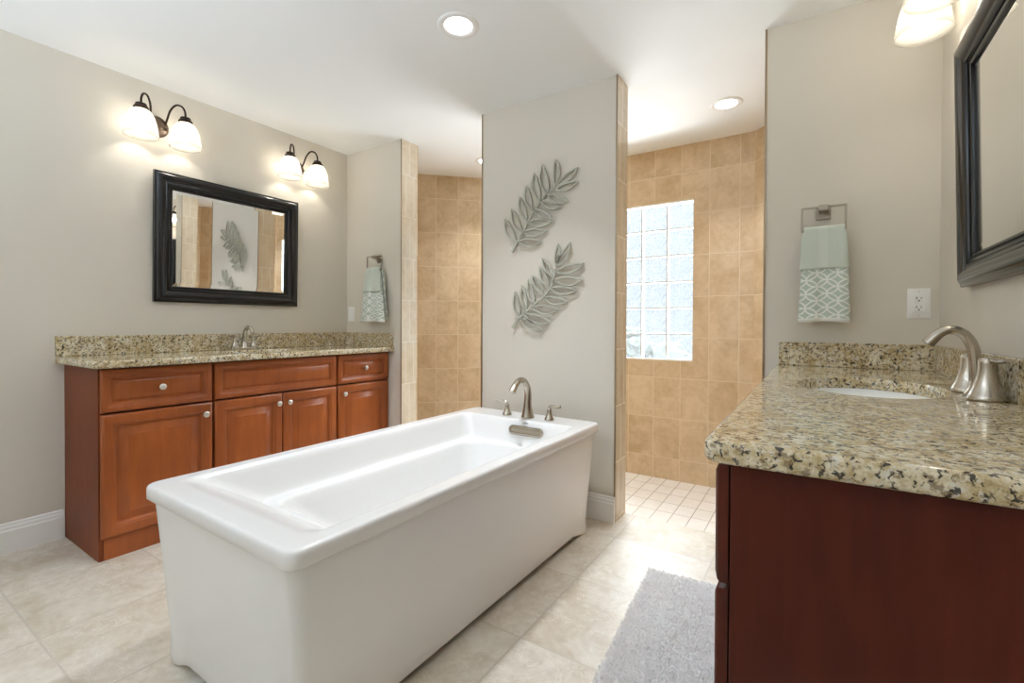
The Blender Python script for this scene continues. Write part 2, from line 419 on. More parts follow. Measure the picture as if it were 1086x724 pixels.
# glass block window
win = struct(thing('window_1', 'glass block window', 'window', (0, 0, 0)))
del win['label']; del win['category']
P6 = (WX1-WX0)/6; Q6 = (WZ1-WZ0)/6
bm = bmesh.new(); yb0, yb1 = YS+.022, YS+.098
for i in range(7):
    x = WX0+i*P6; w = .0045 if 0 < i < 6 else .004
    box(bm, max(x-w, WX0), min(x+w, WX1), yb0+.004, yb1-.004, WZ0, WZ1)
for k in range(7):
    z = WZ0+k*Q6; w = .0045
    box(bm, WX0, WX1, yb0+.005, yb1-.005, max(z-w, WZ0), min(z+w, WZ1))
obj('mortar_grid', bm, 'mortar_white', win, smooth=0)
bm = nbox(-P6/2+.005, P6/2-.005, -.038, .038, -Q6/2+.005, Q6/2-.005, bev=.007, seg=2)
first = None
for k in range(6):
    for i in range(6):
        loc = (WX0+(i+.5)*P6, (yb0+yb1)/2, WZ0+(k+.5)*Q6)
        if first is None: first = obj('glass_block', bm, 'glass_block_glass', win, loc=loc)
        else:
            c = first.copy(); COL.objects.link(c); c.parent = win; c.location = loc
bm = bmesh.new()
box(bm, WX0, WX1, YS+.001, yb0, WZ0, WZ0+.012); box(bm, WX0, WX1, YS+.001, yb0, WZ1-.012, WZ1)
obj('sill_lining', bm, 'trim_paint', win, smooth=0)

# outside the window
s_box('ground', 'paving', -6, 3, 5.75, 6.65, -.4, -.3)
bm = bmesh.new()
for i in range(620):
    x = random.uniform(-5.5, 2.5); z = random.uniform(-.2, .80 if x > -1.75 else 1.03); y = 6.2+random.uniform(-.25, .25)
    r = random.uniform(.09, .17)
    bmesh.ops.create_icosphere(bm, subdivisions=1, radius=r, matrix=Matrix.Translation((x, y, z)) @ Matrix.Rotation(random.random()*6, 4, 'Z') @ Matrix.Diagonal((1, .8, random.uniform(.6, 1), 1)))
tag(obj('hedge', bm, 'hedge_leaf', smooth=0), 'dark low hedge blurred behind the lowest glass blocks of the window', 'hedge')

# ------------------------------------------------------------------ bathtub
TX, TXC = .4152, -1.3718; TY0, TY1 = .6024, 2.326; TZ = .573
X0, X1 = TXC-TX, TXC+TX
tub = thing('bathtub', 'white rectangular freestanding soaking bathtub in the middle of the tiled floor', 'bathtub', (TXC, (TY0+TY1)/2, 0), -.0147)
def tb(ix, iy, z, rad, iy2=None, n=7):
    iy2 = iy if iy2 is None else iy2
    return [Vector((p[0]-TXC, p[1]-(TY0+TY1)/2, p[2])) for p in rrect(X0+ix, X1-ix, TY0+iy, TY1-iy2, rad, z, n)]
def subdivide_ring(r, m):
    out = []
    for q, (a, b) in enumerate(zip(r, r[1:]+r[:1])):
        k = m if q % 8 == 7 else 1            # long straight runs follow each eight-point corner
        out += [a.lerp(b, t/k) for t in range(k)]
    return out
def foot(r, zlow, zhigh):
    # lift the bottom edge between the four corner feet
    out = []
    for p in r:
        dx = TX-.045-abs(p.x); dy = (TY1-TY0)/2-.045-abs(p.y)
        d = max(dx, dy)
        s = min(max((d-.05)/.10, 0), 1); s = s*s*(3-2*s)
        out.append(Vector((p.x*(1+.012*(1-s)), p.y*(1+.006*(1-s)), zlow+(zhigh-zlow)*s)))
    return out
SD = 26
def R_(*a, **k): return subdivide_ring(tb(*a, **k), SD)
keys = [(.018, .018, TZ, .034, .018), (.044, .062, TZ, .05, .168), (.050, .070, TZ, .05, .174), (.057, .080, .5722, .05, .179), (.064, .094, .569, .05, .183), (.071, .116, .562, .05, .188), (.077, .144, .550, .05, .193), (.083, .178, .530, .052, .198),
        (.103, .290, .455, .06, .214), (.110, .303, .4455, .06, .219), (.120, .314, .441, .062, .225), (.140, .332, .4385, .07, .235), (.150, .342, .433, .075, .241), (.157, .352, .420, .08, .246),
        (.178, .56, .22, .1, .285), (.19, .60, .175, .1, .30), (.21, .64, .152, .1, .32), (.25, .70, .145, .09, .37)]
inner = []
for q in range(1, len(keys)):
    k0, k1, k2, k3 = keys[max(q-2, 0)], keys[q-1], keys[q], keys[min(q+1, len(keys)-1)]
    for h in range(4):
        t = h/4
        # cubic through the keys with slopes limited so that the profile never overshoots
        v = []
        for a, b, c, d in zip(k0, k1, k2, k3):
            m1 = 0 if (b-a)*(c-b) <= 0 else 2*(b-a)*(c-b)/(c-a); m2 = 0 if (c-b)*(d-c) <= 0 else 2*(c-b)*(d-c)/(d-b)
            v.append((2*t**3-3*t*t+1)*b+(t**3-2*t*t+t)*m1+(-2*t**3+3*t*t)*c+(t**3-t*t)*m2)
        inner.append(R_(v[0], v[1], v[2], v[3], iy2=v[4]))
inner.append(R_(keys[-1][0], keys[-1][1], keys[-1][2], keys[-1][3], iy2=keys[-1][4]))
bm = bmesh.new()
loft(bm, [foot(R_(.075, .075, 0, .03), .0, .035), foot(R_(.056, .056, 0, .032), .0, .030), foot(R_(.052, .052, .02, .032), .022, .045), R_(.050, .050, .075, .032), R_(.040, .040, .22, .034), R_(.026, .026, .42, .035),
          R_(.018, .018, .527, .035), R_(.004, .004, .527, .036), R_(0, 0, .531, .038), R_(0, 0, .560, .038), R_(.0025, .0025, .568, .037), R_(.006, .006, .5715, .036), R_(.011, .011, TZ, .034),
          ] + inner, cap0=False)
obj('shell', bm, 'acrylic', tub, smooth=50)
# overflow slot cover on the far inside wall
bm = bmesh.new()
def pill(w, h, y, n=10):
    pts = []
    for s in (1, -1):
        for k in range(n+1):
            a = -PI/2+PI*k/n; pts.append((s*(w/2-h/2)+s*h/2*math.cos(a), y, s*h/2*math.sin(a)))
    return pts
loft(bm, [pill(.215, .050, .012), pill(.215, .050, -.004), pill(.206, .041, -.010), pill(.190, .026, -.0105), pill(.185, .021, -.006)])
ov = obj('overflow_cover', bm, 'brushed_nickel', tub); ov.location = (.075, .660, .518); ov.rotation_euler = (math.radians(-11), 0, 0); ov['label'] = 'brushed nickel overflow slot'
bm = bmesh.new(); lathe(bm, [(.004, 0), (.018, 0), (.018, .003), (.015, .004), (.003, .004)], n=24, sx=1, sy=.5, axis='y')
bd = obj('maker_badge', bm, 'badge_grey', tub); bd.location = (.065, .674, .560); bd.rotation_euler = (math.radians(-55), 0, PI)

# faucet kit (spout leans along local -y)
def bell(bm, c, r0, r1, h, r2=None):
    lathe(bm, [(r0*.96, 0), (r0, .002), (r0, .008), (r0*.93, .013), (r0*.72, h*.35), (r1*1.08, h*.68), (r1, h*.92), (r1*.98, h), (r1*.6, h+.004)], c, 28)
tf = thing('tub_faucet', 'brushed nickel gooseneck faucet with two lever handles on the tub deck', 'faucet', (-1.325, 2.205, TZ))
bm = bmesh.new(); lathe(bm, [(.036, 0), (.0365, .003), (.034, .012), (.029, .03), (.0235, .06), (.021, .085)], n=28)
tube(bm, [(0, 0, .08), (0, .002, .13), (0, -.010, .175), (0, -.045, .210), (0, -.090, .213), (0, -.130, .190), (0, -.160, .158)], lambda t: (.021-.006*min(t*2, 1)+.004*max(0, t-.8)*5, .021-.004*min(t*2, 1)+.002*max(0, t-.8)*5), 16, flat=(0, 0, 1))
obj('spout', bm, 'brushed_nickel', tf)
for s in (-1, 1):
    bm = bmesh.new(); bell(bm, (s*.135, 0, 0), .026, .0115, .062)
    tube(bm, [(s*.135, 0, .064), (s*.138, 0, .073), (s*.16, -.002, .078), (s*.185, -.004, .076), (s*.205, -.006, .080)], lambda t: (.0065-.002*t, .0075+.001*t), 10)
    obj('handle', bm, 'brushed_nickel', tf)

# ------------------------------------------------------------------ vanities (local x = out from the wall, y along it)
def panel_front(y0, y1, z0, z1, x0, frame, kind):
    bm = bmesh.new()
    def rg(i, x): return [(x, y0+i, z0+i), (x, y1-i, z0+i), (x, y1-i, z1-i), (x, y0+i, z1-i)]
    rings = [rg(0, x0), rg(0, x0+.012), rg(.003, x0+.0165), rg(.009, x0+.019), rg(.012, x0+.0205), rg(.014, x0+.021), rg(frame-.016, x0+.021), rg(frame-.013, x0+.0185), rg(frame-.008, x0+.0175), rg(frame-.003, x0+.0135), rg(frame, x0+.007), rg(frame+.003, x0+.005)]
    if kind == 'door': rings += [rg(frame+.010, x0+.005), rg(frame+.013, x0+.007), rg(frame+.040, x0+.0175), rg(frame+.043, x0+.0205), rg(frame+.047, x0+.021)]
    else: rings += [rg(frame+.008, x0+.005), rg(frame+.010, x0+.0065), rg(frame+.019, x0+.0115), rg(frame+.022, x0+.0135)]
    loft(bm, rings); return bm
def knob_bm(y, z, x):
    return lathe(bmesh.new(), [(.006, 0), (.0055, .010), (.006, .013), (.0125, .016), (.0155, .021), (.0150, .026), (.010, .030), (.003, .031)], (x, y, z), 20, axis='x')
DEPTH = .476
CT = .880
def cabinet(name, label, loc, rotz, w, kind, frontmat, bodymat, group, flip=False, CT=CT):
    c = thing(name, label, 'cabinet', loc, rotz, group)
    bm = bmesh.new(); x1 = DEPTH
    # carcass: side panels, floor, back, face frame and base board
    box(bm, .004, x1, .0005, .019, 0, CT-.001, .0012, 1); box(bm, .004, x1, w-.019, w-.0005, 0, CT-.001, .0012, 1)
    box(bm, .004, .016, .019, w-.019, .11, CT-.001); box(bm, .016, x1-.02, .019, w-.019, .10, .118)
    obj('carcass', bm, bodymat, c)
    bm = bmesh.new()
    box(bm, x1-.02, x1-.0005, .0195, w-.0195, CT-.03, CT-.001); box(bm, x1-.02, x1-.0005, .0195, w-.0195, .655, .685)
    if kind == 'sink': box(bm, x1-.02, x1-.0005, w/2-.03, w/2+.03, .118, .655)
    obj('face_frame', bm, 'cherry_dark', c)
    obj('base_board', nbox(x1-.02, x1+.001, .019, w-.019, 0, .098, .001, 1), frontmat, c)
    g = .006; fx = DEPTH+.003
    drawer = obj('drawer' if kind != 'sink' else 'false_drawer_front', panel_front(g, w-g, .676, CT-.007, fx, .040, 'drawer'), frontmat, c)
    if kind != 'sink': obj('knob', knob_bm(w/2, (.676+CT-.007)/2, fx+.0134), 'satin_knob', drawer)
    if kind == 'sink':
        for a, b, ky in ((g, w/2-.002, w/2-.033), (w/2+.002, w-g, w/2+.033)):
            d = obj('door', panel_front(a, b, .104, .667, fx, .058, 'door'), frontmat, c); obj('knob', knob_bm(ky, .609, fx+.0195), 'satin_knob', d)
    else:
        d = obj('door', panel_front(g, w-g, .104, .667, fx, .058, 'door'), frontmat, c)
        obj('knob', knob_bm(.046 if flip else w-.046, .609, fx+.0195), 'satin_knob', d)
    return c
YC = (.752, 1.229, 1.999, 2.454)
gl = 'cherry vanity cabinets along the left wall'
cabinet('vanity_cabinet', 'cherry drawer and door cabinet at the near end of the left vanity beside the baseboard', (XL, YC[0], 0), 0, YC[1]-YC[0]-.001, 'drawer', 'cherry_wood', 'cherry_side_shaded', gl)
cabinet('vanity_cabinet', 'wide cherry sink cabinet with two doors under the left faucet', (XL, YC[1], 0), 0, YC[2]-YC[1]-.001, 'sink', 'cherry_wood', 'cherry_side_shaded', gl)
cabinet('vanity_cabinet', 'cherry drawer and door cabinet in the left vanity corner below the hanging towels', (XL, YC[2], 0), 0, YC[3]-YC[2]-.001, 'drawer', 'cherry_wood', 'cherry_side_shaded', gl, flip=True)
gr = 'shade-darkened cherry vanity cabinets along the right wall'
RW = (0, .449, 1.205, 1.656)
RX = XR; RD = .041
def rloc(k): return (XR-RD, YW-.002-RW[k], 0)
cabinet('vanity_cabinet', 'shade-darkened cherry end cabinet with plain side panel in the right foreground', rloc(2), PI, RW[3]-RW[2]-.001, 'drawer', 'cherry_shaded', 'cherry_shaded', gr, flip=True, CT=.872)
cabinet('vanity_cabinet', 'shade-darkened cherry sink cabinet under the middle of the right granite counter', rloc(1), PI, RW[2]-RW[1]-.001, 'sink', 'cherry_shaded', 'cherry_shaded', gr, CT=.872)
cabinet('vanity_cabinet', 'shade-darkened cherry cabinet at the far end under the right granite counter', rloc(0), PI, RW[1]-RW[0]-.001, 'drawer', 'cherry_shaded', 'cherry_shaded', gr, flip=True, CT=.872)

def counter(name, label, loc, rotz, W_, L, z0, z1, sink, side_at, corner=.025):
    """slab W_ deep (x) by L long (y) with an oval sink cut-out; local x away from the wall"""
    c = thing(name, label, 'countertop', loc, rotz)
    bm = bmesh.new(); e = (z1-z0)*.22
    def rg(i, z):
        pts = []; x0, x1, y0, y1 = .0, W_-i, (i if side_at != 'low' else 0), (L-i if side_at != 'high' else L)
        n = 5
        corners = [(x1, y0, 'low'), (x1, y1, 'high')]
        pts.append((x0, y0, z))
        for (cx, cy, nm) in corners:
            r = corner if side_at != nm else .0005
            for k in range(n+1):
                a = PI/2*k/n
                if nm == 'low': pts.append((cx-r+r*math.sin(a), cy+r-r*math.cos(a), z))
                else: pts.append((cx-r+r*math.cos(a), cy-r+r*math.sin(a), z))
        pts.append((x0, y1, z)); return pts
    vr = loft(bm, [rg(e*.9, z0), rg(e*.25, z0+e*.35), rg(0, z0+e), rg(0, z1-e), rg(e*.25, z1-e*.35), rg(e*.9, z1)], False, False)
    sx, sy, rx, ry = sink; n = 40
    ho = [[(sx+(rx+o)*math.cos(2*PI*k/n), sy+(ry+o)*math.sin(2*PI*k/n), z) for k in range(n)] for z, o in ((z0, 0), (z1-.003, 0), (z1, .003))]
    hv = loft(bm, ho, False, False)
    def edges(v): return [bm.edges.get((a, b)) or bm.edges.new((a, b)) for a, b in zip(v, v[1:]+v[:1])]
    for a, b in ((vr[0], hv[0]), (vr[-1], hv[-1])):
        bmesh.ops.triangle_fill(bm, edges=edges(a)+edges(b), use_beauty=True)
    sl = obj('slab', bm, 'granite', c, smooth=50)
    for p in sl.data.polygons:
        if abs(p.normal.z) > .99: p.use_smooth = False
    obj('backsplash', nbox(.0, .020, (0 if side_at != 'low' else .0205), (L if side_at != 'high' else L-.0205), z1+.0003, z1+.103, .002, 1), 'granite', c)
    ys = (0, .020) if side_at == 'low' else (L-.020, L)
    obj('side_splash', nbox(.0, W_-.008, ys[0], ys[1], z1+.0003, z1+.103, .002, 1), 'granite', c)
    return c
counter('countertop', 'speckled granite countertop with backsplash on the left cherry vanity', (XL+.001, .718, 0), 0, .545, YW-.718-.001, CT+.001, .915, (.285, .882, .165, .225), 'high')
counter('countertop', 'glossy speckled granite countertop in the right foreground on dark cabinets', (XR-.001, YW-.001, 0), PI, .553, YW-.771-.001, CT+.001-.008, .909, (.275, .735, .175, .255), 'low')

def sink(label, loc, rx, ry, ztop):
    s = thing('sink_basin', label, 'sink', loc)
    bm = bmesh.new(); prof = []
    outer = [(.03, -.150), (.40, -.148), (.80, -.105), (.97, -.045), (1.03, -.006), (1.10, -.005), (1.10, 0), (1.01, 0), (.95, -.035), (.77, -.09), (.38, -.134), (.08, -.138)]
    rings = [[(rx*r*math.cos(2*PI*k/40), ry*r*math.sin(2*PI*k/40), z) for k in range(40)] for r, z in outer]
    loft(bm, rings); obj('bowl', bm, 'porcelain', s)
    bm = bmesh.new(); lathe(bm, [(.022, -.1375), (.022, -.135), (.016, -.134), (.004, -.1345)], n=20); obj('drain', bm, 'brushed_nickel', s)
    return s
sink('white oval sink set under the left granite counter', (XL+.001+.285, .735+.865, CT+.0005), .165, .225, CT)
sink('white oval undermount sink set into the right granite counter', (XR-.001-.275, YW-.001-.735, CT-.0075), .175, .255, CT)

# right widespread faucet: spout arches along local x
rf = thing('sink_faucet', 'brushed nickel high arc faucet with two lever handles on the right granite counter', 'faucet', (.345, 1.635, .909), PI)
bm = bmesh.new(); lathe(bm, [(.027, 0), (.0275, .003), (.025, .010), (.018, .02), (.0145, .04)], n=24)
tube(bm, [(0, 0, .03), (.003, 0, .075), (.010, 0, .125), (.026, 0, .156), (.051, 0, .168), (.074, 0, .158), (.097, 0, .130)], lambda t: (.0145-.003*min(1, t*1.6)+.003*max(0, t-.75)*4, .0145+.003*max(0, t-.6)*2.5), 16, flat=(0, 0, 1))
obj('spout', bm, 'brushed_nickel', rf)
for s in (-1, 1):
    bm = bmesh.new(); y = s*.082; bell(bm, (.0, y, 0), .038, .0175, .088)
    lathe(bm, [(.0175, .086), (.0178, .094), (.014, .101), (.003, .102)], (0, y, 0), 24)
    tube(bm, [(-.004, y, .094), (-.006, y+s*.016, .098), (-.012, y+s*.046, .096), (-.018, y+s*.076, .100)], lambda t: (.0065-.0015*t, .010-.001*t), 10, flat=(0, 0, 1))
    obj('handle', bm, 'brushed_nickel', rf)

# left centreset faucet
lf = thing('sink_faucet', 'small brushed nickel arc faucet with two handles on the left granite counter', 'faucet', (XL+.085, 1.60, .915))
bm = bmesh.new(); loft(bm, [rrect(-.027, .027, -.082, .082, .026, 0), rrect(-.027, .027, -.082, .082, .026, .014), rrect(-.023, .023, -.078, .078, .022, .018)]); obj('base_plate', bm, 'brushed_nickel', lf)
bm = bmesh.new(); lathe(bm, [(.022, .017), (.018, .03), (.014, .05)], n=20)
tube(bm, [(0, 0, .04), (.002, 0, .085), (.016, 0, .125), (.046, 0, .145), (.080, 0, .134), (.102, 0, .108)], lambda t: .0135-.002*t, 14); obj('spout', bm, 'brushed_nickel', lf)
for s in (-1, 1):
    bm = bmesh.new(); bell(bm, (0, s*.058, .016), .021, .011, .058)
    tube(bm, [(0, s*.058, .076), (.004, s*.064, .083), (.016, s*.082, .086), (.022, s*.098, .090)], lambda t: (.0045, .0065), 10); obj('handle', bm, 'brushed_nickel', lf)

# ------------------------------------------------------------------ framed mirrors (local x out of the wall, y along, z up)
def mirror(label, loc, rotz):
    m = thing('wall_mirror', label, 'mirror', loc, rotz, 'black framed wall mirrors')
    w, h = .44, .375
    prof = [(0, 0), (0, .022), (.003, .026), (.010, .027), (.014, .031), (.022, .036), (.034, .037), (.048, .031), (.060, .023), (.066, .021), (.068, .024), (.073, .025), (.077, .022), (.079, .017), (.088, .015), (.094, .012), (.094, .006), (.03, .0)]
    bm = bmesh.new()
    loft(bm, [[(d, -w+i, -h+i), (d, w-i, -h+i), (d, w-i, h-i), (d, -w+i, h-i)] for i, d in prof], False, False)
    fr = obj('frame', bm, 'black_lacquer', m, smooth=28)
    bm = bmesh.new(); i = .0835; st = .0075
    def bead(y, z): bmesh.ops.create_icosphere(bm, subdivisions=1, radius=.0026, matrix=Matrix.Translation((.0175, y, z)))
    ny = int((2*(w-i))/st); nz = int((2*(h-i))/st)
    for k in range(ny+1):
        y = -w+i+k*(2*(w-i))/ny; bead(y, -h+i); bead(y, h-i)
    for k in range(1, nz):
        z = -h+i+k*(2*(h-i))/nz; bead(-w+i, z); bead(w-i, z)
    obj('bead_trim', bm, 'black_lacquer', fr, smooth=60)
    bm = bmesh.new(); a = .0905
    loft(bm, [[(d, -w+i, -h+i), (d, w-i, -h+i), (d, w-i, h-i), (d, -w+i, h-i)] for i, d in ((a, .003), (a, .0065), (a+.024, .0085))], True, True)
    obj('mirror_glass', bm, 'mirror_glass', m, smooth=0)
    m.rotation_euler = (0, math.radians(1.2), rotz)
    return m
mirror('black framed mirror on the left wall below two double lights', (XL+.009, 1.568, 1.583), 0)
mirror('black framed mirror on the right wall above the granite counter', (XR-.009, 1.568, 1.583), PI)

# ------------------------------------------------------------------ sconces
def sconce(label, loc, rotz):
    s = thing('vanity_light', label, 'wall light', loc, rotz, 'two-shade bronze wall lights above the mirrors')
    bm = bmesh.new(); lathe(bm, [(.060, 0), (.060, .006), (.055, .014), (.046, .020), (.02, .0235), (.004, .024)], n=36, axis='x'); bp = obj('backplate', bm, 'bronze_plate', s)
    for k in (-1, 1):
        bm = bmesh.new(); lathe(bm, [(.009, .018), (.009, .030), (.006, .036), (.002, .037)], (0, k*.041, -.006), 14, axis='x'); obj('finial', bm, 'bronze_plate', bp)
    for k in (-1, 1):
        bm = bmesh.new(); tube(bm, [(.012, k*.036, .012), (.034, k*.040, .045), (.055, k*.048, .095), (.075, k*.068, .130), (.092, k*.092, .128), (.101, k*.105, .100), (.102, k*.107, .062)], .0055, 10)
        obj('arm', bm, 'bronze', s)
        c = (.102, k*.107, 0)
        bm = bmesh.new(); lathe(bm, [(.010, .068), (.024, .066), (.027, .060), (.025, .054), (.030, .052), (.035, .046), (.036, .036), (.034, .031), (.010, .030)], c, 28); obj('socket_cup', bm, 'bronze', s)
        bm = bmesh.new(); ot = [(.034, .034), (.045, .026), (.058, .004), (.068, -.028), (.0745, -.062), (.0795, -.095), (.081, -.110)]
        inn = [(r-.004, z) for r, z in reversed(ot)]
        lathe(bm, ot+[(.079, -.111)]+inn, c, 36, cap0=False, cap1=False); sh = obj('glass_shade', bm, 'frosted_shade', s, smooth=60)
        bm = bmesh.new(); lathe(bm, [(.012, .026), (.014, .006), (.022, -.014), (.029, -.034), (.027, -.050), (.016, -.062), (.003, -.065)], c, 20); obj('light_bulb', bm, 'bulb', sh)
        lp = bpy.data.lights.new('bulb_light', 'POINT'); lp.energy = BULB_W; lp.color = (1, .95, .86); lp.shadow_soft_size = .028
        lo = bpy.data.objects.new('bulb_light', lp); COL.objects.link(lo); lo.parent = s; lo.location = (c[0], c[1], -.030)
    return s
SZ = 2.211
s1 = sconce('bronze two-shade wall light above the near end of the left mirror', (XL, 1.152, SZ), 0)
dup(s1, (XL, 2.012, SZ), 0, 'bronze two-shade wall light above the far end of the left mirror')
dup(s1, (XR, 1.172, SZ), PI, 'bronze wall light above the near end of the right mirror')  # out of view, inferred from the left pair; added for more light
dup(s1, (XR, 2.045, SZ), PI, 'wall light with frosted shades at the top edge above the right mirror')

# ------------------------------------------------------------------ ceiling downlights
def downlight(label, loc, power):
    d = thing('ceiling_downlight', label, 'ceiling light', loc, 0, 'recessed ceiling lights')
    bm = bmesh.new(); lathe(bm, [(.062, .0), (.070, -.006), (.086, -.0065), (.094, -.003), (.095, 0)], n=40, cap0=False, cap1=False); obj('trim_ring', bm, 'trim_paint', d, smooth=60)
    bm = bmesh.new(); lathe(bm, [(.063, -.0008), (.060, -.0035), (.03, -.005), (.002, -.0052)], n=36); obj('lens', bm, 'lamp_lens', d)
    l = bpy.data.lights.new('downlight_lamp', 'AREA'); l.shape = 'DISK'; l.size = .12; l.spread = math.radians(95); l.energy = power; l.color = (.92, .98, 1.06)
    o = bpy.data.objects.new('downlight_lamp', l); COL.objects.link(o); o.parent = d; o.location = (0, 0, -.0062)
    return d
d1 = downlight('bright recessed ceiling light above the bathtub', (-1.379, 1.666, H), DOWNLIGHT_W)
downlight('recessed ceiling light in the shower above the glass block window', (-.474, 3.138, H), SHOWER_LIGHT_W)
downlight('recessed ceiling light peeking out left of the central wall', (-2.315, 3.165, H), SHOWER_LIGHT_W)

# ------------------------------------------------------------------ leaf art on the central wall
def leaf_art(label, stem, leaves, loc):
    bm = bmesh.new(); y = 0; hw = .0062
    def strip(pts, w, closed=False):
        P2 = [Vector((p[0], p[1])) for p in pts]; n = len(P2); L, Rr = [], []
        for i in range(n):
            if closed: d = P2[(i+1) % n]-P2[i-1]
            else: d = P2[min(i+1, n-1)]-P2[max(i-1, 0)]
            d.normalize(); nn = Vector((-d.y, d.x)); ww = w(i/(n-1)) if callable(w) else w
            L.append(P2[i]+nn*ww); Rr.append(P2[i]-nn*ww)
        t = .006
        rings = [[(a.x, t, a.y), (b.x, t, b.y), (b.x*.9+a.x*.1, -t, b.y*.9+a.y*.1), (a.x*.9+b.x*.1, -t, a.y*.9+b.y*.1)] for a, b in zip(L, Rr)]
        if closed: rings.append(rings[0]); loft(bm, rings, False, False)
        else: loft(bm, rings)
    st = [(p.x, p.y) for p in catmull([(a, b, 0) for a, b in stem], 6)]
    strip(st, lambda t: .0085-.003*t)
    for (a, b) in leaves:
        A = Vector(a); B = Vector(b); d = B-A; n = Vector((-d.y, d.x)); Lh = d.length
        w = .135 if Lh > .1 else .15
        side = 1 if (n.y < 0) else -1
        out = []
        N = 9
        def prof(t): return math.sin(PI*t**.9)**.95
        bend = .05*side
        for k in range(N+1): t = k/N; out.append(A+d*t+n*(w*prof(t)+bend*math.sin(PI*t)))
        for k in range(N-1, 0, -1): t = k/N; out.append(A+d*t+n*(-w*prof(t)+bend*math.sin(PI*t)))
        strip([(p.x, p.y) for p in out], .0056, True)
    # stand-offs to the wall
    for i in (len(st)//6, len(st)*2//3):
        lathe(bm, [(.004, 0), (.004, .018)], (st[i][0], .002, st[i][1]), 10, axis='y')
    o = obj('leaf_wall_art', bm, 'sage_metal', smooth=30)
    o.location = loc
    return tag(o, label, 'wall art', 'openwork metal leaves on the central wall')
def pairs(l, ox, oz): return [((l[i][0]-ox, l[i][1]-oz), (l[i+1][0]-ox, l[i+1][1]-oz)) for i in range(0, len(l), 2)]
A = [(-1.553, 1.593), (-1.635, 1.743), (-1.514, 1.652), (-1.585, 1.798), (-1.475, 1.715), (-1.526, 1.865), (-1.442, 1.777), (-1.481, 1.923), (-1.388, 1.826), (-1.425, 1.991), (-1.33, 1.851), (-1.37, 2.033), (-1.283, 1.899), (-1.281, 2.045), (-1.268, 1.901), (-1.143, 1.975), (-1.273, 1.874), (-1.14, 1.899), (-1.33, 1.851), (-1.201, 1.791), (-1.383, 1.826), (-1.252, 1.766), (-1.431, 1.78), (-1.298, 1.708), (-1.469, 1.705), (-1.303, 1.693), (-1.502, 1.651), (-1.341, 1.639), (-1.536, 1.595), (-1.376, 1.582)]
As = [(-1.584, 1.533), (-1.547, 1.588), (-1.48, 1.687), (-1.42, 1.779), (-1.351, 1.849), (-1.283, 1.89)]
B = [(-1.525, 1.133), (-1.557, 1.284), (-1.474, 1.181), (-1.505, 1.322), (-1.423, 1.215), (-1.46, 1.359), (-1.36, 1.273), (-1.434, 1.38), (-1.321, 1.314), (-1.385, 1.429), (-1.293, 1.372), (-1.366, 1.479), (-1.279, 1.431), (-1.261, 1.551), (-1.267, 1.426), (-1.187, 1.553), (-1.269, 1.396), (-1.105, 1.432), (-1.283, 1.347), (-1.105, 1.34), (-1.311, 1.297), (-1.142, 1.282), (-1.355, 1.247), (-1.203, 1.218), (-1.438, 1.189), (-1.258, 1.176), (-1.494, 1.15), (-1.313, 1.102), (-1.525, 1.124), (-1.368, 1.055)]
Bs = [(-1.577, 1.066), (-1.525, 1.124), (-1.433, 1.198), (-1.355, 1.252), (-1.302, 1.322), (-1.279, 1.414)]
for nm, st, lv, (ox, oz) in (('upper of two sage metal openwork leaves on the wall behind the bathtub', As, A, (-1.40, 1.78)), ('lower of two sage metal openwork leaves on the wall behind the bathtub', Bs, B, (-1.35, 1.30))):
    leaf_art(nm, [(a-ox, b-oz) for a, b in st], pairs(lv, ox, oz), (ox, YW-.0205, oz))

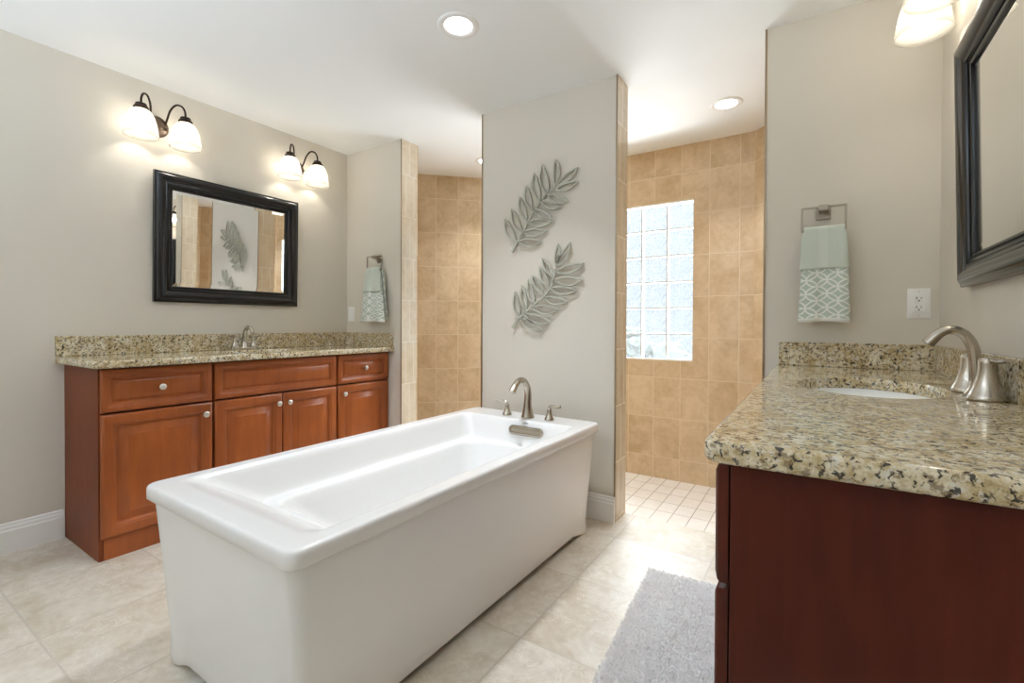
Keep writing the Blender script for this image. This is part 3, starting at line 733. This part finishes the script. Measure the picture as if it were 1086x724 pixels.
# ------------------------------------------------------------------ towel rings and towels (local -y out of the wall)
RINGY = -.056
def towel_ring(label, loc, w=.155, drop=.098):
    t = thing('towel_ring', label, 'towel ring', loc, 0, 'square nickel towel rings')
    bm = nbox(-.027, .027, -.008, 0, -.027, .027, .002, 1); obj('wall_plate', bm, 'ring_nickel', t)
    bm = nbox(-.018, .018, RINGY-.010, -.0085, .002, .026, .002, 1); obj('post', bm, 'ring_nickel', t)
    b = .0042; z1 = .018; z0 = z1-drop; bm = bmesh.new()
    for x0, x1, za, zb in ((-w/2, w/2, z1-b, z1+b), (-w/2, w/2, z0-b, z0+b), (-w/2-b, -w/2+b, z0-b, z1+b), (w/2-b, w/2+b, z0-b, z1+b)): box(bm, x0, x1, RINGY-b, RINGY+b, za, zb, .001, 1)
    obj('ring', bm, 'ring_nickel', t); return t
def towel(name, label, group, mat, loc, w0, w1, front, back, gap, th=.005, folds=2.2, amp=.004, skew=0, seed=0, dl=.392):
    """cloth folded over the ring's lower bar: a front fall and a back fall"""
    rnd = random.Random(seed); ph = rnd.random()*6
    NU, NF, NT_ = 26, 22, 8
    path = []   # (y, z, dist) from front hem up, over the bar, down the back
    for k in range(NF): path.append((-gap, -front+(front)*k/NF))
    for k in range(NT_+1):
        a = PI*k/NT_; path.append((-gap*math.cos(a), gap*math.sin(a)*.8))
    for k in range(1, NF+1): path.append((gap, -back*k/NF))
    bm = bmesh.new(); uvl = bm.loops.layers.uv.new('UVMap'); g = {}; uvs = {}
    for j, (y, z) in enumerate(path):
        d = min(max(-z, 0)/dl, 1); w = w0+(w1-w0)*d+.016*min(max(-z-.004, 0)/.03, 1)
        for i in range(NU+1):
            u = i/NU-.5
            x = u*w+skew*d*(.5-u)
            f = amp*(.25+.75*d)*math.sin(u*folds*2*PI+ph)+amp*.5*d*math.sin(u*folds*4.3*PI+2*ph)
            if y > 0: f = -abs(f)*.3
            zz = z+.003*math.sin(u*7+ph)*d
            yy = y+(f-(.012*d if y < 0 else -.004*d))
            v = bm.verts.new((x, yy, zz)); g[j, i] = v; uvs[v] = (u*w0+.1, (front+z) if j < NF+NT_//2 else (back+z))
    for j in range(len(path)-1):
        for i in range(NU):
            fc = bm.faces.new((g[j, i], g[j, i+1], g[j+1, i+1], g[j+1, i]))
            for lp in fc.loops: lp[uvl].uv = uvs[lp.vert]
    o = obj(name, bm, mat, smooth=70, loc=loc)
    md = o.modifiers.new('thickness', 'SOLIDIFY'); md.thickness = th; md.offset = 0
    return tag(o, label, 'towel', group)
for side, px, sk, wflare in (('right', .024, 0, .018), ('left', -2.797, 0, .095)):
    beside = 'above the outlet on the right wall' if side == 'right' else 'in the left vanity corner beside the shower'
    towel_ring('square brushed nickel towel ring %s' % ('on the wall right of the shower opening' if side == 'right' else 'on the short wall above the left vanity'), (px, YW, 1.574))
    zb = 1.574+.018-.098
    am = .006 if side == 'right' else .014
    towel('hand_towel', 'pale green lattice hand towel hanging %s' % ('beside the white outlet' if side == 'right' else 'in the left vanity corner by the switch'), 'lattice hand towels', 'lattice_terry', (px+.004, YW+RINGY, zb), .136, .150+wflare, .392, .375, .0115, .005, 1.6, am, seed=3)
    towel('washcloth', 'plain sage washcloth folded over the lattice towel %s' % ('near the outlet on the right' if side == 'right' else 'near the switch on the left'), 'plain washcloths', 'sage_terry', (px+.002, YW+RINGY, zb), .144, .160+wflare, .168, .15, .0185, .005, 1.6, am, seed=3)

# ------------------------------------------------------------------ outlet and switch
ot = thing('wall_outlet', 'white duplex electrical outlet on the wall beside the right mirror', 'outlet', (.3445, YW, 1.176))
obj('cover_plate', nbox(-.0365, .0365, -.006, 0, -.060, .060, .0022, 2), 'white_plastic', ot)
ins = obj('receptacle', nbox(-.0168, .0168, -.0085, -.0055, -.0335, .0335, .001, 1), 'white_plastic', ot)
bm = bmesh.new()
for zc in (.018, -.018):
    box(bm, -.0085, -.0060, -.0090, -.0083, zc-.001, zc+.008); box(bm, .0060, .0080, -.0090, -.0083, zc, zc+.007)
    lathe(bm, [(.0028, -.0090), (.0028, -.0083)], (0, 0, zc-.007), 12, axis='y')
obj('slots', bm, 'dark_slot', ins, smooth=0)
for zc in (.048, -.048): obj('screw', lathe(bmesh.new(), [(.0032, -.0066), (.0032, -.0055)], (0, 0, zc), 12, axis='y'), 'satin_knob', ot)
sw = thing('light_switch', 'white rocker light switch on the short wall in the left vanity corner', 'switch', (-3.128, YW, 1.163))
obj('cover_plate', nbox(-.036, .036, -.006, 0, -.060, .060, .0022, 2), 'white_plastic', sw)
bm = bmesh.new(); loft(bm, [[(-.0165, -.0055, -.033), (.0165, -.0055, -.033), (.0165, -.0055, .033), (-.0165, -.0055, .033)], [(-.0165, -.0105, -.033), (.0165, -.0105, -.033), (.0165, -.0072, .033), (-.0165, -.0072, .033)]]); obj('rocker', bm, 'white_plastic', sw, smooth=0)

# ------------------------------------------------------------------ bath rug
rug = thing('bath_rug', 'fluffy light grey bath rug on the floor beside the dark vanity', 'rug', (-.368, 1.60, 0), math.radians(4))
RW2, RL2 = .205, .47
bm = bmesh.new(); loft(bm, [rrect(-RW2, RW2, -RL2, RL2, .02, .0005, 4), rrect(-RW2, RW2, -RL2, RL2, .02, .008, 4)]); obj('backing', bm, 'rug_pile', rug)
vs, fs = [], []
for k in range(26000):
    x = random.uniform(-RW2, RW2); y = random.uniform(-RL2, RL2); a = random.random()*2*PI
    hgt = random.uniform(.008, .016); ln = random.uniform(.006, .016); w = .003
    dx, dy = math.cos(a), math.sin(a); b = random.random()*2*PI; qx, qy = math.cos(b)*ln, math.sin(b)*ln
    i = len(vs)
    vs += [(x-dx*w, y-dy*w, .006), (x+dx*w, y+dy*w, .006), (x+dx*w*.8+qx*.6, y+dy*w*.8+qy*.6, .006+hgt*.7), (x-dx*w*.8+qx*.6, y-dy*w*.8+qy*.6, .006+hgt*.7), (x+qx, y+qy, .006+hgt)]
    fs += [(i, i+1, i+2, i+3), (i+3, i+2, i+4)]
me = bpy.data.meshes.new('pile'); me.from_pydata(vs, [], fs); me.materials.append(M['rug_pile'])
pile = bpy.data.objects.new('pile', me); COL.objects.link(pile); pile.parent = rug; pile['kind'] = 'stuff'
